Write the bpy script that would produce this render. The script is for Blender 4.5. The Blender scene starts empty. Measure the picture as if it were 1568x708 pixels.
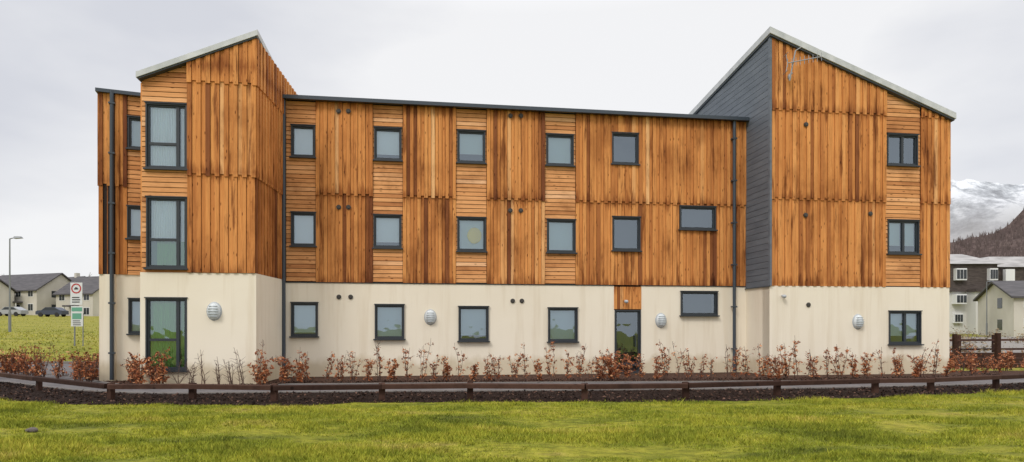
import bpy, bmesh, math, random
import numpy as np
from mathutils import Vector, noise
random.seed(7); np.random.seed(7)
R=random.random
def U(a,b): return a+(b-a)*R()
scene=bpy.context.scene
EYE=1.6; F=975.0
def px2(px,Y): return ((px-784)/F*Y, Y)
def zz(py,Y): return EYE+(500-py)/F*Y

# ---------------- materials ----------------
def mat(name,col=(.5,.5,.5),rough=.7,metal=0.,spec=.5):
    m=bpy.data.materials.new(name); m.use_nodes=True
    b=m.node_tree.nodes['Principled BSDF']
    b.inputs['Base Color'].default_value=(*col,1); b.inputs['Roughness'].default_value=rough
    b.inputs['Metallic'].default_value=metal
    b.inputs['Specular IOR Level'].default_value=spec
    return m
def nd(m,t,**k):
    n=m.node_tree.nodes.new(t)
    for a,v in k.items(): setattr(n,a,v)
    return n
def lk(m,a,b): m.node_tree.links.new(a,b)
def bsdf(m): return m.node_tree.nodes['Principled BSDF']
def ramp(m,fac,stops):
    r=nd(m,'ShaderNodeValToRGB'); e=r.color_ramp.elements
    while len(e)<len(stops): e.new(.5)
    for i,(p,c) in enumerate(stops):
        e[i].position=p; e[i].color=(*c,1) if len(c)==3 else c
    lk(m,fac,r.inputs['Fac']); return r.outputs['Color']
def mulc(m,a,b,fac=1.,mode='MULTIPLY'):
    n=nd(m,'ShaderNodeMix',data_type='RGBA',blend_type=mode)
    if isinstance(fac,float) or isinstance(fac,int): n.inputs[0].default_value=fac
    else: lk(m,fac,n.inputs[0])
    for s,i in ((a,6),(b,7)):
        if isinstance(s,tuple): n.inputs[i].default_value=(*s,1)
        else: lk(m,s,n.inputs[i])
    return n.outputs[2]
def coords(m,scale,offattr=None):
    tc=nd(m,'ShaderNodeTexCoord'); mp=nd(m,'ShaderNodeMapping'); mp.inputs['Scale'].default_value=scale
    lk(m,tc.outputs['Object'],mp.inputs['Vector'])
    out=mp.outputs['Vector']
    if offattr:
        at=nd(m,'ShaderNodeAttribute',attribute_name=offattr)
        mu=nd(m,'ShaderNodeMath',operation='MULTIPLY'); mu.inputs[1].default_value=91.
        lk(m,at.outputs['Fac'],mu.inputs[0])
        ad=nd(m,'ShaderNodeVectorMath',operation='ADD'); lk(m,out,ad.inputs[0]); lk(m,mu.outputs[0],ad.inputs[1]); out=ad.outputs[0]
    return out
def nz(m,vec,scale=1.,detail=4.,rough=.55):
    n=nd(m,'ShaderNodeTexNoise'); n.inputs['Scale'].default_value=scale; n.inputs['Detail'].default_value=detail
    n.inputs['Roughness'].default_value=rough
    lk(m,vec,n.inputs['Vector']); return n.outputs['Fac']
def bump(m,h,st=.3,dist=.02):
    b=nd(m,'ShaderNodeBump'); b.inputs['Strength'].default_value=st; b.inputs['Distance'].default_value=dist
    lk(m,h,b.inputs['Height']); lk(m,b.outputs['Normal'],bsdf(m).inputs['Normal'])

def wood(name,stops,grain,knot,stainscale,stainlo,s0=.33,s1=.47,big=None,bands=False):
    m=mat(name,rough=.8,spec=.2)
    at=nd(m,'ShaderNodeAttribute',attribute_name='rnd')
    c=ramp(m,at.outputs['Fac'],stops)
    g=nz(m,coords(m,grain,'rnd'),1.,6.,.65)
    c=mulc(m,c,ramp(m,g,[(.25,(.70,.62,.56)),(.5,(.97,.97,.97)),(.75,(1.14,1.14,1.12))]))
    v=nd(m,'ShaderNodeTexVoronoi'); v.inputs['Scale'].default_value=1.; lk(m,coords(m,knot,'rnd'),v.inputs['Vector'])
    c=mulc(m,c,ramp(m,v.outputs['Distance'],[(.07,(.30,.22,.18)),(.16,(1,1,1))]))
    s=nz(m,coords(m,stainscale),1.,6.,.65)
    c=mulc(m,c,ramp(m,s,[(s0,stainlo),(s1,(1,1,1)),(.8,(1.1,1.1,1.1))]))
    if big:
        s2=nz(m,coords(m,big),1.,5.,.6)
        c=mulc(m,c,ramp(m,s2,[(.34,(.70,.64,.60)),(.5,(1,1,1)),(.7,(1.06,1.08,1.1))]))
    if bands:  # damp, weathered board ends around each storey joint
        tc=nd(m,'ShaderNodeTexCoord'); sx=nd(m,'ShaderNodeSeparateXYZ'); lk(m,tc.outputs['Object'],sx.inputs[0])
        s3=nz(m,coords(m,(7,7,.6)),1.,5.,.65)
        for h in (3.0,5.8,8.68):
            a=nd(m,'ShaderNodeMath',operation='SUBTRACT'); lk(m,sx.outputs[2],a.inputs[0]); a.inputs[1].default_value=h+.02
            b=nd(m,'ShaderNodeMath',operation='ABSOLUTE'); lk(m,a.outputs[0],b.inputs[0])
            q=nd(m,'ShaderNodeMath',operation='MULTIPLY_ADD'); lk(m,s3,q.inputs[0]); q.inputs[1].default_value=1.9; q.inputs[2].default_value=-.86
            p=nd(m,'ShaderNodeMath',operation='ADD'); lk(m,b.outputs[0],p.inputs[0]); lk(m,q.outputs[0],p.inputs[1])
            c=mulc(m,c,ramp(m,p.outputs[0],[(.0,(.55,.45,.40)),(.30,(1,1,1))]))
    lk(m,c,bsdf(m).inputs['Base Color']); bump(m,g,.25,.01)
    return m
VST=[(0,(.19,.062,.024)),(.14,(.41,.150,.045)),(.42,(.60,.240,.070)),(.75,(.72,.32,.10)),(1,(.80,.45,.20))]
M_wv=wood('larch_vertical',VST,(26,26,1.3),(9,9,2.6),(5,5,.5),(.42,.34,.31),.34,.45,(.9,.9,.55),True)
HST=[(0,(.46,.19,.07)),(.3,(.62,.28,.105)),(.7,(.74,.37,.155)),(1,(.82,.48,.26))]
M_wh=wood('larch_horizontal',HST,(1.4,1.4,30),(2.6,2.6,9),(.8,.8,1.2),(.62,.55,.5),.3,.5)
M_core=mat('cladding_membrane',(.02,.010,.007),.9)
def render_mat():
    m=mat('cream_render',(.72,.64,.5),.9,spec=.2)
    n=nz(m,coords(m,(.5,.5,.5)),1.,5.)
    c=ramp(m,n,[(.3,(.82,.735,.595)),(.7,(.87,.79,.655))])
    st=nz(m,coords(m,(3.5,3.5,.25)),1.,5.,.6)
    c=mulc(m,c,ramp(m,st,[(.33,(.92,.90,.87)),(.5,(1,1,1))]))
    tc=nd(m,'ShaderNodeTexCoord'); sx=nd(m,'ShaderNodeSeparateXYZ'); lk(m,tc.outputs['Object'],sx.inputs[0])
    n2=nz(m,coords(m,(2,2,1)),1.,5.)
    ad=nd(m,'ShaderNodeMath',operation='MULTIPLY_ADD'); lk(m,n2,ad.inputs[0]); ad.inputs[1].default_value=-.8; lk(m,sx.outputs[2],ad.inputs[2])
    c=mulc(m,c,ramp(m,ad.outputs[0],[(0,(.78,.74,.66)),(.25,(1,1,1))]))
    lk(m,c,bsdf(m).inputs['Base Color'])
    bump(m,nz(m,coords(m,(60,60,60)),1.,3.),.25,.004)
    return m
M_cream=render_mat()
M_frame=mat('window_frame_grey',(.028,.034,.042),.45)
M_pipe=mat('gutter_metal',(.045,.058,.075),.4)
M_lap=mat('slate_lap_board',(.07,.082,.102),.6)
_n=nz(M_lap,coords(M_lap,(1.2,1.2,6),'rnd'),1.,5.); lk(M_lap,ramp(M_lap,_n,[(.3,(.10,.118,.142)),(.7,(.15,.172,.20))]),bsdf(M_lap).inputs['Base Color'])
M_zinc=mat('roof_edge_metal',(.5,.52,.54),.5,.0)
_n=nz(M_zinc,coords(M_zinc,(3,3,3)),1.,5.); lk(M_zinc,ramp(M_zinc,_n,[(.3,(.42,.44,.45)),(.7,(.62,.63,.64))]),bsdf(M_zinc).inputs['Base Color'])
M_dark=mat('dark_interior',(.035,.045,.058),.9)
M_blind=mat('roller_blind',(.60,.72,.75),.8)
M_blindw=mat('white_blind',(.82,.88,.93),.8)
M_curt=mat('green_curtain',(.24,.58,.14),.85)
M_curtd=mat('dark_green_curtain',(.10,.30,.15),.85)
M_net=mat('net_curtain',(.86,.93,.94),.85)
M_yel=mat('yellow_lampshade',(.95,.75,.06),.6)
def glass():
    m=bpy.data.materials.new('window_glass'); m.use_nodes=True; t=m.node_tree; t.nodes.clear()
    o=t.nodes.new('ShaderNodeOutputMaterial'); mx=t.nodes.new('ShaderNodeMixShader')
    tr=t.nodes.new('ShaderNodeBsdfTransparent'); tr.inputs[0].default_value=(.90,.95,.97,1)
    gl=t.nodes.new('ShaderNodeBsdfGlossy'); gl.inputs['Roughness'].default_value=.02; gl.inputs[0].default_value=(.76,.88,1,1)
    fr=t.nodes.new('ShaderNodeFresnel'); fr.inputs[0].default_value=1.5
    ma=t.nodes.new('ShaderNodeMath'); ma.operation='MULTIPLY_ADD'; ma.inputs[1].default_value=1.7; ma.inputs[2].default_value=.16; ma.use_clamp=True
    nt=t.nodes.new('ShaderNodeTexNoise'); nt.inputs['Scale'].default_value=1.3
    tc=t.nodes.new('ShaderNodeTexCoord'); t.links.new(tc.outputs['Object'],nt.inputs['Vector'])
    bp=t.nodes.new('ShaderNodeBump'); bp.inputs['Strength'].default_value=.12; bp.inputs['Distance'].default_value=.1
    t.links.new(nt.outputs['Fac'],bp.inputs['Height']); t.links.new(bp.outputs[0],gl.inputs['Normal'])
    t.links.new(fr.outputs[0],ma.inputs[0]); t.links.new(ma.outputs[0],mx.inputs[0]); t.links.new(tr.outputs[0],mx.inputs[1]); t.links.new(gl.outputs[0],mx.inputs[2])
    t.links.new(mx.outputs[0],o.inputs[0]); return m
M_glass=glass()

# ---------------- mesh builder ----------------
class MB:
    def __init__(s): s.v=[]; s.f=[]; s.r=[]
    def add(s,vs,fs,r=.5):
        b=len(s.v); s.v+= [tuple(v) for v in vs]; s.f+=[tuple(i+b for i in f) for f in fs]; s.r+=[r]*len(vs)
    def prism(s,bot,top,r=.5):
        n=len(bot); s.add(list(bot)+list(top),[tuple(range(n))[::-1],tuple(range(n,2*n))]+[(i,(i+1)%n,n+(i+1)%n,n+i) for i in range(n)],r)
    def box(s,x0,x1,y0,y1,z0,z1,r=.5):
        s.prism([(x0,y0,z0),(x1,y0,z0),(x1,y1,z0),(x0,y1,z0)],[(x0,y0,z1),(x1,y0,z1),(x1,y1,z1),(x0,y1,z1)],r)
    def tube(s,p,q,r0,r1=None,n=8,r=.5):
        if r1 is None: r1=r0
        p=Vector(p); q=Vector(q); d=(q-p).normalized()
        a=d.orthogonal().normalized(); b=d.cross(a)
        c0=[p+(a*math.cos(2*math.pi*i/n)+b*math.sin(2*math.pi*i/n))*r0 for i in range(n)]
        c1=[q+(a*math.cos(2*math.pi*i/n)+b*math.sin(2*math.pi*i/n))*r1 for i in range(n)]
        s.prism(c0,c1,r)
    def ell(s,c,ax,ay,az,nu=16,nv=10,r=.5):
        vs=[];fs=[]
        c=Vector(c); ax=Vector(ax);ay=Vector(ay);az=Vector(az)
        for j in range(nv+1):
            t=math.pi*j/nv
            for i in range(nu):
                p=2*math.pi*i/nu
                vs.append(c+ax*math.sin(t)*math.cos(p)+ay*math.sin(t)*math.sin(p)+az*math.cos(t))
        for j in range(nv):
            for i in range(nu):
                fs.append((j*nu+i,j*nu+(i+1)%nu,(j+1)*nu+(i+1)%nu,(j+1)*nu+i))
        s.add(vs,fs,r)
    def obj(s,name,m,parent=None,recalc=True,smooth=False):
        me=bpy.data.meshes.new(name); me.from_pydata(s.v,[],s.f); me.update()
        if recalc:
            bm=bmesh.new(); bm.from_mesh(me); bmesh.ops.recalc_face_normals(bm,faces=bm.faces); bm.to_mesh(me); bm.free()
        a=me.attributes.new('rnd','FLOAT','POINT'); a.data.foreach_set('value',s.r)
        if smooth:
            for p in me.polygons: p.use_smooth=True
        me.materials.append(m)
        o=bpy.data.objects.new(name,me); scene.collection.objects.link(o)
        if parent: o.parent=parent
        return o
def empty(name,loc=(0,0,0)):
    o=bpy.data.objects.new(name,None); scene.collection.objects.link(o); o.location=loc; return o

class Fr:   # vertical wall frame
    def __init__(s,O,E,toward):
        s.O=Vector((O[0],O[1],0)); E=Vector((E[0],E[1],0)); s.L=(E-s.O).length; s.d=(E-s.O).normalized()
        s.n=Vector((s.d.y,-s.d.x,0))
        if s.n.dot(Vector((toward[0],toward[1],0))-s.O)<0: s.n=-s.n
    def P(s,u,v,w=0): return s.O+s.d*u+s.n*w+Vector((0,0,v))
    def uv(s,px,py,w=0):   # survey: sight line from the photographer's position on to this wall
        O=s.O+s.n*w; k=(px-784)/F
        u=(k*O.y-O.x)/(s.d.x-k*s.d.y); Y=O.y+u*s.d.y
        return u,zz(py,Y)
    def rect(s,a):
        x0,x1,y0,y1=a; u0,_=s.uv(x0,y0); u1,_=s.uv(x1,y0); xm=(x0+x1)/2
        return (u0,u1,s.uv(xm,y1)[1],s.uv(xm,y0)[1])
def minus(rects,h):
    out=[]
    for (a,b,c,d) in rects:
        e,f,g,i=h
        if e>=b or f<=a or g>=d or i<=c: out.append((a,b,c,d)); continue
        if a<e: out.append((a,e,c,d))
        if f<b: out.append((f,b,c,d))
        m0,m1=max(a,e),min(b,f)
        if c<g: out.append((m0,m1,c,g))
        if i<d: out.append((m0,m1,i,d))
    return [r for r in out if r[1]-r[0]>.004 and r[3]-r[2]>.004]
def clip(poly,tl):
    if tl is None: return poly
    a,b=tl; out=[]
    n=len(poly)
    for i in range(n):
        p=poly[i];q=poly[(i+1)%n]; dp=a*p[0]+b-p[1]; dq=a*q[0]+b-q[1]
        if dp>=0: out.append(p)
        if (dp>=0)!=(dq>=0):
            t=dp/(dp-dq); out.append((p[0]+(q[0]-p[0])*t,p[1]+(q[1]-p[1])*t))
    return out
def slab(mb,fr,rect,w0,w1,holes=(),tl=None,r=.5):
    rs=[rect]
    for h in holes: rs=minus(rs,h)
    for (a,b,c,d) in rs:
        pl=clip([(a,c),(b,c),(b,d),(a,d)],tl)
        if len(pl)<3: continue
        mb.prism([fr.P(u,v,w0) for u,v in pl],[fr.P(u,v,w1) for u,v in pl],r)
def rr():
    x=random.gauss(.53,.18)
    if R()<.08: x=U(0,.15)
    return min(1,max(0,x))
def clad_v(mb,fr,u0,u1,v0,v1,holes=(),tl=None,w=.0,drop=.05):
    # board on board: recessed boards alternating with proud ones, open dark joints between
    n=max(2,round((u1-u0)/.125)); n+=(n+1)%2; p=(u1-u0)/n
    for i in range(n):
        a=u0+i*p; g=U(.004,.009)
        if i%2: slab(mb,fr,(a+g,a+p-g,v0,v1),w+.0,w+.018,holes,tl,rr())
        else:   slab(mb,fr,(a+.002,a+p-.002,v0-drop,v1),w+.012,w+.048,holes,tl,rr())
def clad_h(mb,fr,u0,u1,v0,v1,holes=(),tl=None,w=.0):
    n=max(1,round((v1-v0)/.135)); p=(v1-v0)/n
    for i in range(n):
        a=v0+i*p; x=rr()
        rs=[(u0+.01,u1-.01,a,a+p-.016)]
        for h in holes: rs=minus(rs,h)
        for q in rs:
            pl=clip([(q[0],q[2]),(q[1],q[2]),(q[1],q[3]),(q[0],q[3])],tl)
            if len(pl)<3: continue
            mb.prism([fr.P(uu,vv,w) for uu,vv in pl],[fr.P(uu,vv,w+.034-.014*((vv-a)/p)) for uu,vv in pl],x)

B=empty('apartment_building')
wv=MB(); wh=MB(); core=MB(); cream=MB(); frame=MB(); gl=MB(); dark=MB(); pipe=MB(); zinc=MB(); lap=MB()
bl={k:MB() for k in 'bwgdny'}
def window(fr,r,style='b',mull=(),trans=(),w=0.,part=None,sill=True,cover=1.):
    u0,u1,v0,v1=r
    S=.035
    for q in ((u0,u0+S,v0,v1),(u1-S,u1,v0,v1),(u0+S,u1-S,v0,v0+S),(u0+S,u1-S,v1-S,v1)):
        slab(frame,fr,q,w-.2,w+.062)
    a,b,c,d=u0+S,u1-S,v0+S,v1-S; T=.045
    for q in ((a,a+T,c,d),(b-T,b,c,d),(a+T,b-T,c,c+T),(a+T,b-T,d-T,d)):
        slab(frame,fr,q,w-.10,w+.012)
    for m in mull:
        x=a+(b-a)*m; slab(frame,fr,(x-.04,x+.04,c+T,d-T),w-.10,w+.014)
    for t in trans:
        if isinstance(t,tuple): y=c+(d-c)*t[0]; l=a+(b-a)*t[1]; q=a+(b-a)*t[2]
        else: y=c+(d-c)*t; l=a;q=b
        slab(frame,fr,(l+T,q-T,y-.035,y+.035),w-.098,w+.010)
    gl.add([fr.P(a,c,w-.03),fr.P(b,c,w-.03),fr.P(b,d,w-.03),fr.P(a,d,w-.03)],[(0,1,2,3)])
    if sill:
        slab(frame,fr,(u0-.04,u1+.04,v0-.045,v0-.004),w-.02,w+.13)
        slab(frame,fr,(u0-.02,u1+.02,v1+.003,v1+.028),w-.02,w+.09)
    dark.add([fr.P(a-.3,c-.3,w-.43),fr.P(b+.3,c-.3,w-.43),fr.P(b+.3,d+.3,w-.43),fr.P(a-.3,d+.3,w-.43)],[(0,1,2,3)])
    if style in bl:
        y0=d-(d-c)*cover
        if style in 'gdn':   # folded curtain
            n=int((b-a)/.03)
            for i in range(n):
                x0=a+(b-a)*i/n;x1=a+(b-a)*(i+1)/n; wa=w-.13+(.03 if i%2 else 0); wb=w-.13+(0 if i%2 else .03)
                bl[style].add([fr.P(x0,y0,wa),fr.P(x1,y0,wb),fr.P(x1,d,wb),fr.P(x0,d,wa)],[(0,1,2,3)])
        else:
            bl[style].add([fr.P(a,y0,w-.11),fr.P(b,y0,w-.11),fr.P(b,d,w-.11),fr.P(a,d,w-.11)],[(0,1,2,3)])
            if cover<1: slab(bl[style],fr,(a,b,y0-.02,y0+.01),w-.12,w-.095)

ROOF=8.70; SEAM=5.8; BASE=3.0
A0=px2(432,20.); A1=px2(1147,22.2)
FM=Fr(A0,A1,(0,0))
# --- main wall
wins=[((446,483,193,241),'w',1),((573,615,197,246),'w',.8),((700,743,201,250),'b',.7),((836,878,207,254),'b',1),((936,977,205,252),'x',1),
((446,484,326,377),'w',1),((572,615,330,380),'w',.82),((700,744,334,385),'b',1),((837,881,337,387),'b',1),((937,980,333,384),'x',1),((1040,1095,317,352),'x',1),
((446,487,464,515),'b',.9),((574,619,467,519),'b',1),((702,748,470,522),'b',.85),((839,884,472,523),'b',1),((1042,1098,447,483),'x',1)]
H=[FM.rect(a[0]) for a in wins]
dr=FM.rect((941,981,475,577)); dr=(dr[0],dr[1],.02,dr[3]); dp=(dr[0]-.02,dr[1]+.02,dr[3]+.03,BASE)
slab(cream,FM,(-.1,FM.L+.45,-.4,BASE-.002),-.42,0,H+[dr,(dp[0],dp[1],dr[3],BASE+.1)])
slab(core,FM,(-.1,FM.L+.45,BASE+.002,ROOF),-.42,-.004,H)
slab(core,FM,(dp[0],dp[1],dr[3],BASE-.003),-.42,-.03)
for r,wd in zip(H,wins): window(FM,r,wd[1],cover=wd[2])
window(FM,dr,'x',sill=False,w=-.03,trans=(.12,))
slab(frame,FM,(dr[1]-.2,dr[1]-.17,.9,1.3),.0,.05)
strips=[(438,484),(571,617),(698,745),(834,881)]
vert=[(484,571),(617,698),(745,834),(881,1147)]
ux=lambda fr,p:fr.uv(p,300)[0]
for a,b in strips: clad_h(wh,FM,max(.02,ux(FM,a)),ux(FM,b),BASE+.03,ROOF,H)
for a,b in vert:
    clad_v(wv,FM,ux(FM,a),ux(FM,b),BASE+.0,SEAM+.02,H,drop=.0); clad_v(wv,FM,ux(FM,a),ux(FM,b),SEAM+.02,ROOF,H,w=.034,drop=.07)
clad_v(wv,FM,dp[0],dp[1],dp[2],BASE-.06,w=-.03,drop=0)
slab(frame,FM,(0,FM.L,BASE-.03,BASE-.004),.0,.02,[(dp[0],dp[1],0,4)])
r=H[7]; c=FM.P((r[0]+r[1])/2+.10,(r[2]+r[3])/2-.02,-.08)
bl['y'].ell(c,FM.d*.24,Vector((0,0,.27)),FM.n*.02)

# --- left tower
T0=px2(217,17.2); T1=px2(390,17.6)
FT=Fr(T0,T1,(0,0)); FS=Fr(T1,A0,(5,18))
zl,zr=8.26,9.50; TL=((zr-zl)/FT.L,zl)
sd=.045
FSb=Fr(T1,(T1[0]+(A0[0]-T1[0])/2.4*8,T1[1]+8),(5,18)); TS=(-sd,zr)
tw=[(224,288,160,259),(225,289,303,411),(224,290,457,567)]
HT=[FT.rect(a) for a in tw]
ub=ux(FT,288)
HT=[(h[0],ub-.01,h[2],h[3]) for h in HT]
BT=3.06
slab(cream,FT,(-.02,FT.L+.05,-.4,BT),-.42,.05,HT)
slab(cream,FSb,(-.045,2.5,-.4,BT+.001),-.42,.055)
slab(core,FT,(0,FT.L-.003,BT+.002,10),-.40,-.004,HT,TL)
slab(core,FSb,(0,8,BT+.003,10),-.42,-.004,(),TS)
clad_h(wh,FT,.0,ub,BT+.004,10,HT,TL)
v3=zz(128,17.5)
for (a,b,w) in ((BT+.004,5.76,0.05),(5.76,v3,.080),(v3,10,.110)):
    clad_v(wv,FT,ub+.01,FT.L+.03+(w-.05),a,b,(),TL,w=w,drop=.0 if a<5 else .07)
    clad_v(wv,FSb,-.052-(w-.05),2.42 if a<8.2 else 8,a,b,(),TS,w=w-.035,drop=.0 if a<5 else .07)
slab(core,FT,(ub,FT.L-.004,BT+.005,10),-.004,.049,(),TL)
window(FT,HT[0],'n',mull=(.78,),trans=((.38,0,.78),))
window(FT,HT[1],'n',mull=(.78,),trans=((.40,0,.78),),cover=.62)
window(FT,HT[2],'g',mull=(.78,),trans=((.42,0,.78),))
rr0=HT[1]
n=40
for i in range(n):
    x0=rr0[0]+.05+(rr0[1]-rr0[0]-.1)*i/n; x1=rr0[0]+.05+(rr0[1]-rr0[0]-.1)*(i+1)/n; wa=-.15+(.03 if i%2 else 0); wb=-.15+(0 if i%2 else .03)
    bl['g' if i>6 else 'd'].add([FT.P(x0,rr0[2]+.05,wa),FT.P(x1,rr0[2]+.05,wb),FT.P(x1,rr0[2]+.75,wb),FT.P(x0,rr0[2]+.75,wa)],[(0,1,2,3)])
def hexa(mb,p4,th,r=.5):
    mb.prism([Vector(p)-Vector((0,0,th)) for p in p4],p4,r)
def rp(fr,u,t,z): 
    q=fr.P(u,0,-t); return Vector((q.x,q.y,z))
def troof(fr,u0,u1,z0f,t0,t1,sb,th,mb,up=.0):
    f=lambda u,t: z0f(u)-sb*t+up
    hexa(mb,[rp(fr,u0,t0,f(u0,t0)),rp(fr,u1,t0,f(u1,t0)),rp(fr,u1,t1,f(u1,t1)),rp(fr,u0,t1,f(u0,t1))],th)
fT=lambda u: zl+(zr-zl)/FT.L*u
troof(FT,-.06,FT.L+.13,fT,-.22,8,sd,.15,zinc,.15)
troof(FT,-.03,FT.L+.11,fT,-.19,8,sd,.04,pipe,-.003)
# --- left wing
L0=px2(153,18.5); L1=px2(238,19.0); FL=Fr(L0,L1,(0,0)); ZL=8.38; BL=3.12
lw=[(196,232,181,229),(195,232,317,366),(197,232,458,511)]
HL=[FL.rect(a) for a in lw]
slab(cream,FL,(-.02,FL.L,-.4,BL),-.42,0,HL); slab(core,FL,(0,FL.L,BL+.002,ZL),-.42,-.004,HL)
clad_v(wv,FL,-.02,ux(FL,195),BL,5.75,(),None,drop=.0); clad_v(wv,FL,-.02,ux(FL,195),5.75,ZL,(),None,w=.03,drop=.06)
clad_h(wh,FL,ux(FL,195),FL.L,BL,ZL,HL)
for r,s in zip(HL,'bwb'): window(FL,r,s)
FLs=Fr(L0,(L0[0]-1.2,L0[1]+9),(-30,18))
slab(cream,FLs,(0,9,-.4,BL-.004),-.4,-.01); slab(core,FLs,(0,9,BL,ZL),-.4,-.01)
clad_v(wv,FLs,0,9,BL,5.75,w=-.008,drop=0); clad_v(wv,FLs,0,9,5.75,ZL,w=.02,drop=.06)
hexa(pipe,[FL.P(-.08,ZL+.09,.18),FL.P(FL.L,ZL+.09,.18),FL.P(FL.L,ZL+.2,-9),FL.P(-.08,ZL+.2,-9)],.10)
FTl=Fr(T0,(T0[0]-.3,T0[1]+3),(-30,17))
slab(cream,FTl,(0.44,2.2,-.4,BT-.01),-.3,.0); slab(core,FTl,(0.44,8,BT-.01,8.2),-.3,-.02)
clad_v(wv,FTl,0,2.2,BT,8.18,w=-.018,drop=0)
# --- right wing
R0=px2(1178,20.7); kk=(1453-784)/F
d=FM.d; s=(kk*R0[1]-R0[0])/(d.x-kk*d.y); R1=(R0[0]+d.x*s,R0[1]+d.y*s)
FR=Fr(R0,R1,(0,0)); BR=2.92
zt=zz(57,20.7); ze=zz(184,R1[1]); TR=((ze-zt)/FR.L,zt); sr=.115
rw=[(1357,1404,207,254),(1358,1406,338,389),(1360,1409,477,527)]
HR=[FR.rect(a) for a in rw]
slab(cream,FR,(-.0,FR.L,-.4,BR),-.42,.02,HR); slab(core,FR,(0,FR.L,BR+.002,12),-.42,-.004,HR,TR)
a,b=ux(FR,1355),ux(FR,1408)
for (p,q) in ((.03,a),(b,FR.L)):
    clad_v(wv,FR,p,q,BR,SEAM,(),TR,drop=.0); clad_v(wv,FR,p,q,SEAM,8.68,(),TR,w=.03,drop=.07)
    clad_v(wv,FR,p,q,8.68,12,(),TR,w=.06,drop=.07)
clad_h(wh,FR,a,b,BR+.03,12,HR,TR)
for r,sx in zip(HR,'xbb'): window(FR,r,sx,mull=(.52,),cover=.75)
bk=-FR.n
FG=Fr(R0,(R0[0]+bk.x*10,R0[1]+bk.y*10),(0,21)); TG=(-sr,zt)
slab(cream,FG,(-.0,2.2,-.4,BR-.003),-.42,0.0); slab(core,FG,(0.02,10,BR,12),-.42,-.006,(),TG)
z=BR
while z<12:
    slab(lap,FG,(-.03,10,z,z+.188),0,.022,(),TG,R()); z+=.2
slab(pipe,FG,(-.05,10,BR-.03,BR-.004),0,.05)
slab(lap,FR,(-.04,.028,BR,12),0,.11,(),TR)
FRr=Fr(R1,(R1[0]+bk.x*10,R1[1]+bk.y*10),(40,21))
slab(cream,FRr,(0,10,-.4,BR-.003),-.42,-.005)
tr2=(-sr,ze-.01); slab(core,FRr,(0,10,BR,9),-.4,-.03,(),tr2)
clad_v(wv,FRr,0.02,10,BR,SEAM,(),tr2,w=-.02,drop=0); clad_v(wv,FRr,0.02,10,SEAM,9,(),tr2,w=.01,drop=.06)
fR=lambda u: zt+(ze-zt)/FR.L*u
troof(FR,-.10,FR.L+.08,fR,-.22,10,sr,.2,zinc,.18)
troof(FR,-.07,FR.L+.05,fR,-.18,10,sr,.05,pipe,-.023)
# --- main roof and gutter
hexa(pipe,[FM.P(-.0,ROOF+.14,.16),FM.P(FM.L,ROOF+.14,.16),FM.P(FM.L,ROOF+.3,-9),FM.P(-.0,ROOF+.3,-9)],.12)
slab(pipe,FM,(.02,FM.L+.0,ROOF-.02,ROOF+.09),.165,.29)
slab(zinc,FM,(ux(FM,975),ux(FM,1036),ROOF+.2,ROOF+.62),-3.6,-2.6)
slab(pipe,FM,(ux(FM,970),ux(FM,1040),ROOF+.622,ROOF+.67),-3.7,-2.5)
slab(cream,Fr(FM.P(0,0,-9.)[:2],FM.P(FM.L,0,-9.)[:2],(0,99)),(-5,FM.L+6.4,-.4,ROOF-.2),-.3,0)
def dpipe(fr,px,top,w=.1,zb=.05):
    u=ux(fr,px); pipe.tube(fr.P(u,zb,w),fr.P(u,top,w),.055,n=12)
    z=.8
    while z<top: slab(pipe,fr,(u-.08,u+.08,z,z+.05),w-.1,w+.062); z+=1.45
dpipe(FL,173,ZL+.05,.15); dpipe(FM,1121,ROOF+.02,.16)
u=ux(FM,436); pipe.tube(FM.P(u,.05,.16),FM.P(u,ROOF,.16),.06,n=12)
vent=MB(); lamp=MB(); ring=MB()
def ventat(fr,px,py,w=0.):
    u,v=fr.uv(px,py); c=fr.P(u,v,w)
    vent.tube(c,c+fr.n*.03,.075,n=16); vent.tube(c+fr.n*.03,c+fr.n*.05,.055,.045,n=16)
for q in ((519,455),(537,455),(785,461),(799,461)): ventat(FM,*q)
ventat(FR,1237,467,.02)
for q in ((519,172),(534,172),(781,179),(797,179)): ventat(FM,q[0],q[1],.08)
for q in ((519,318),(534,318),(781,323),(797,323)): ventat(FM,q[0],q[1],.045)
for q in ((1232,192),): ventat(FR,q[0],q[1],.07)
ventat(FR,1232,330,.045); ventat(FR,1331,328,.045)
def bulk(fr,px,py,w=0.):
    u,v=fr.uv(px,py); c=fr.P(u,v,w)
    Z=Vector((0,0,1))
    ring.ell(c,fr.d*.205,Z*.26,fr.n*.07,20,8)
    lamp.ell(c+fr.n*.03,fr.d*.175,Z*.228,fr.n*.11,20,10)
    for k in (-.14,-.07,0,.07,.14):
        hw=.18*math.sqrt(max(0,1-(k/.24)**2)); dd=.03+.11*math.sqrt(max(0,1-(k/.228)**2))
        slab(ring,fr,(u-hw*.75,u+hw*.75,v+k-.008,v+k+.008),w,w+dd*.98+.012)
bulk(FT,329,477,.05); bulk(FM,659,486); bulk(FM,1012,491); bulk(FR,1313,493,.02)
for fr,px,py in ((FR,1197,453),(FM,957,461)):
    u,v=fr.uv(px,py); c=fr.P(u,v,.0)
    ring.tube(c,c+fr.n*.12,.03,n=10); ring.ell(c+fr.n*.15-Vector((0,0,.03)),fr.d*.07,Vector((0,0,.06)),fr.n*.07)
vent.obj('wall_vents',mat('vent_plastic',(.05,.045,.04),.6),B); lamp.obj('bulkhead_lamp_lenses',mat('lamp_diffuser',(.62,.66,.68),.35),B,smooth=True)
ring.obj('bulkhead_lamp_housings',mat('lamp_housing',(.42,.45,.47),.5),B,smooth=False)
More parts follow.
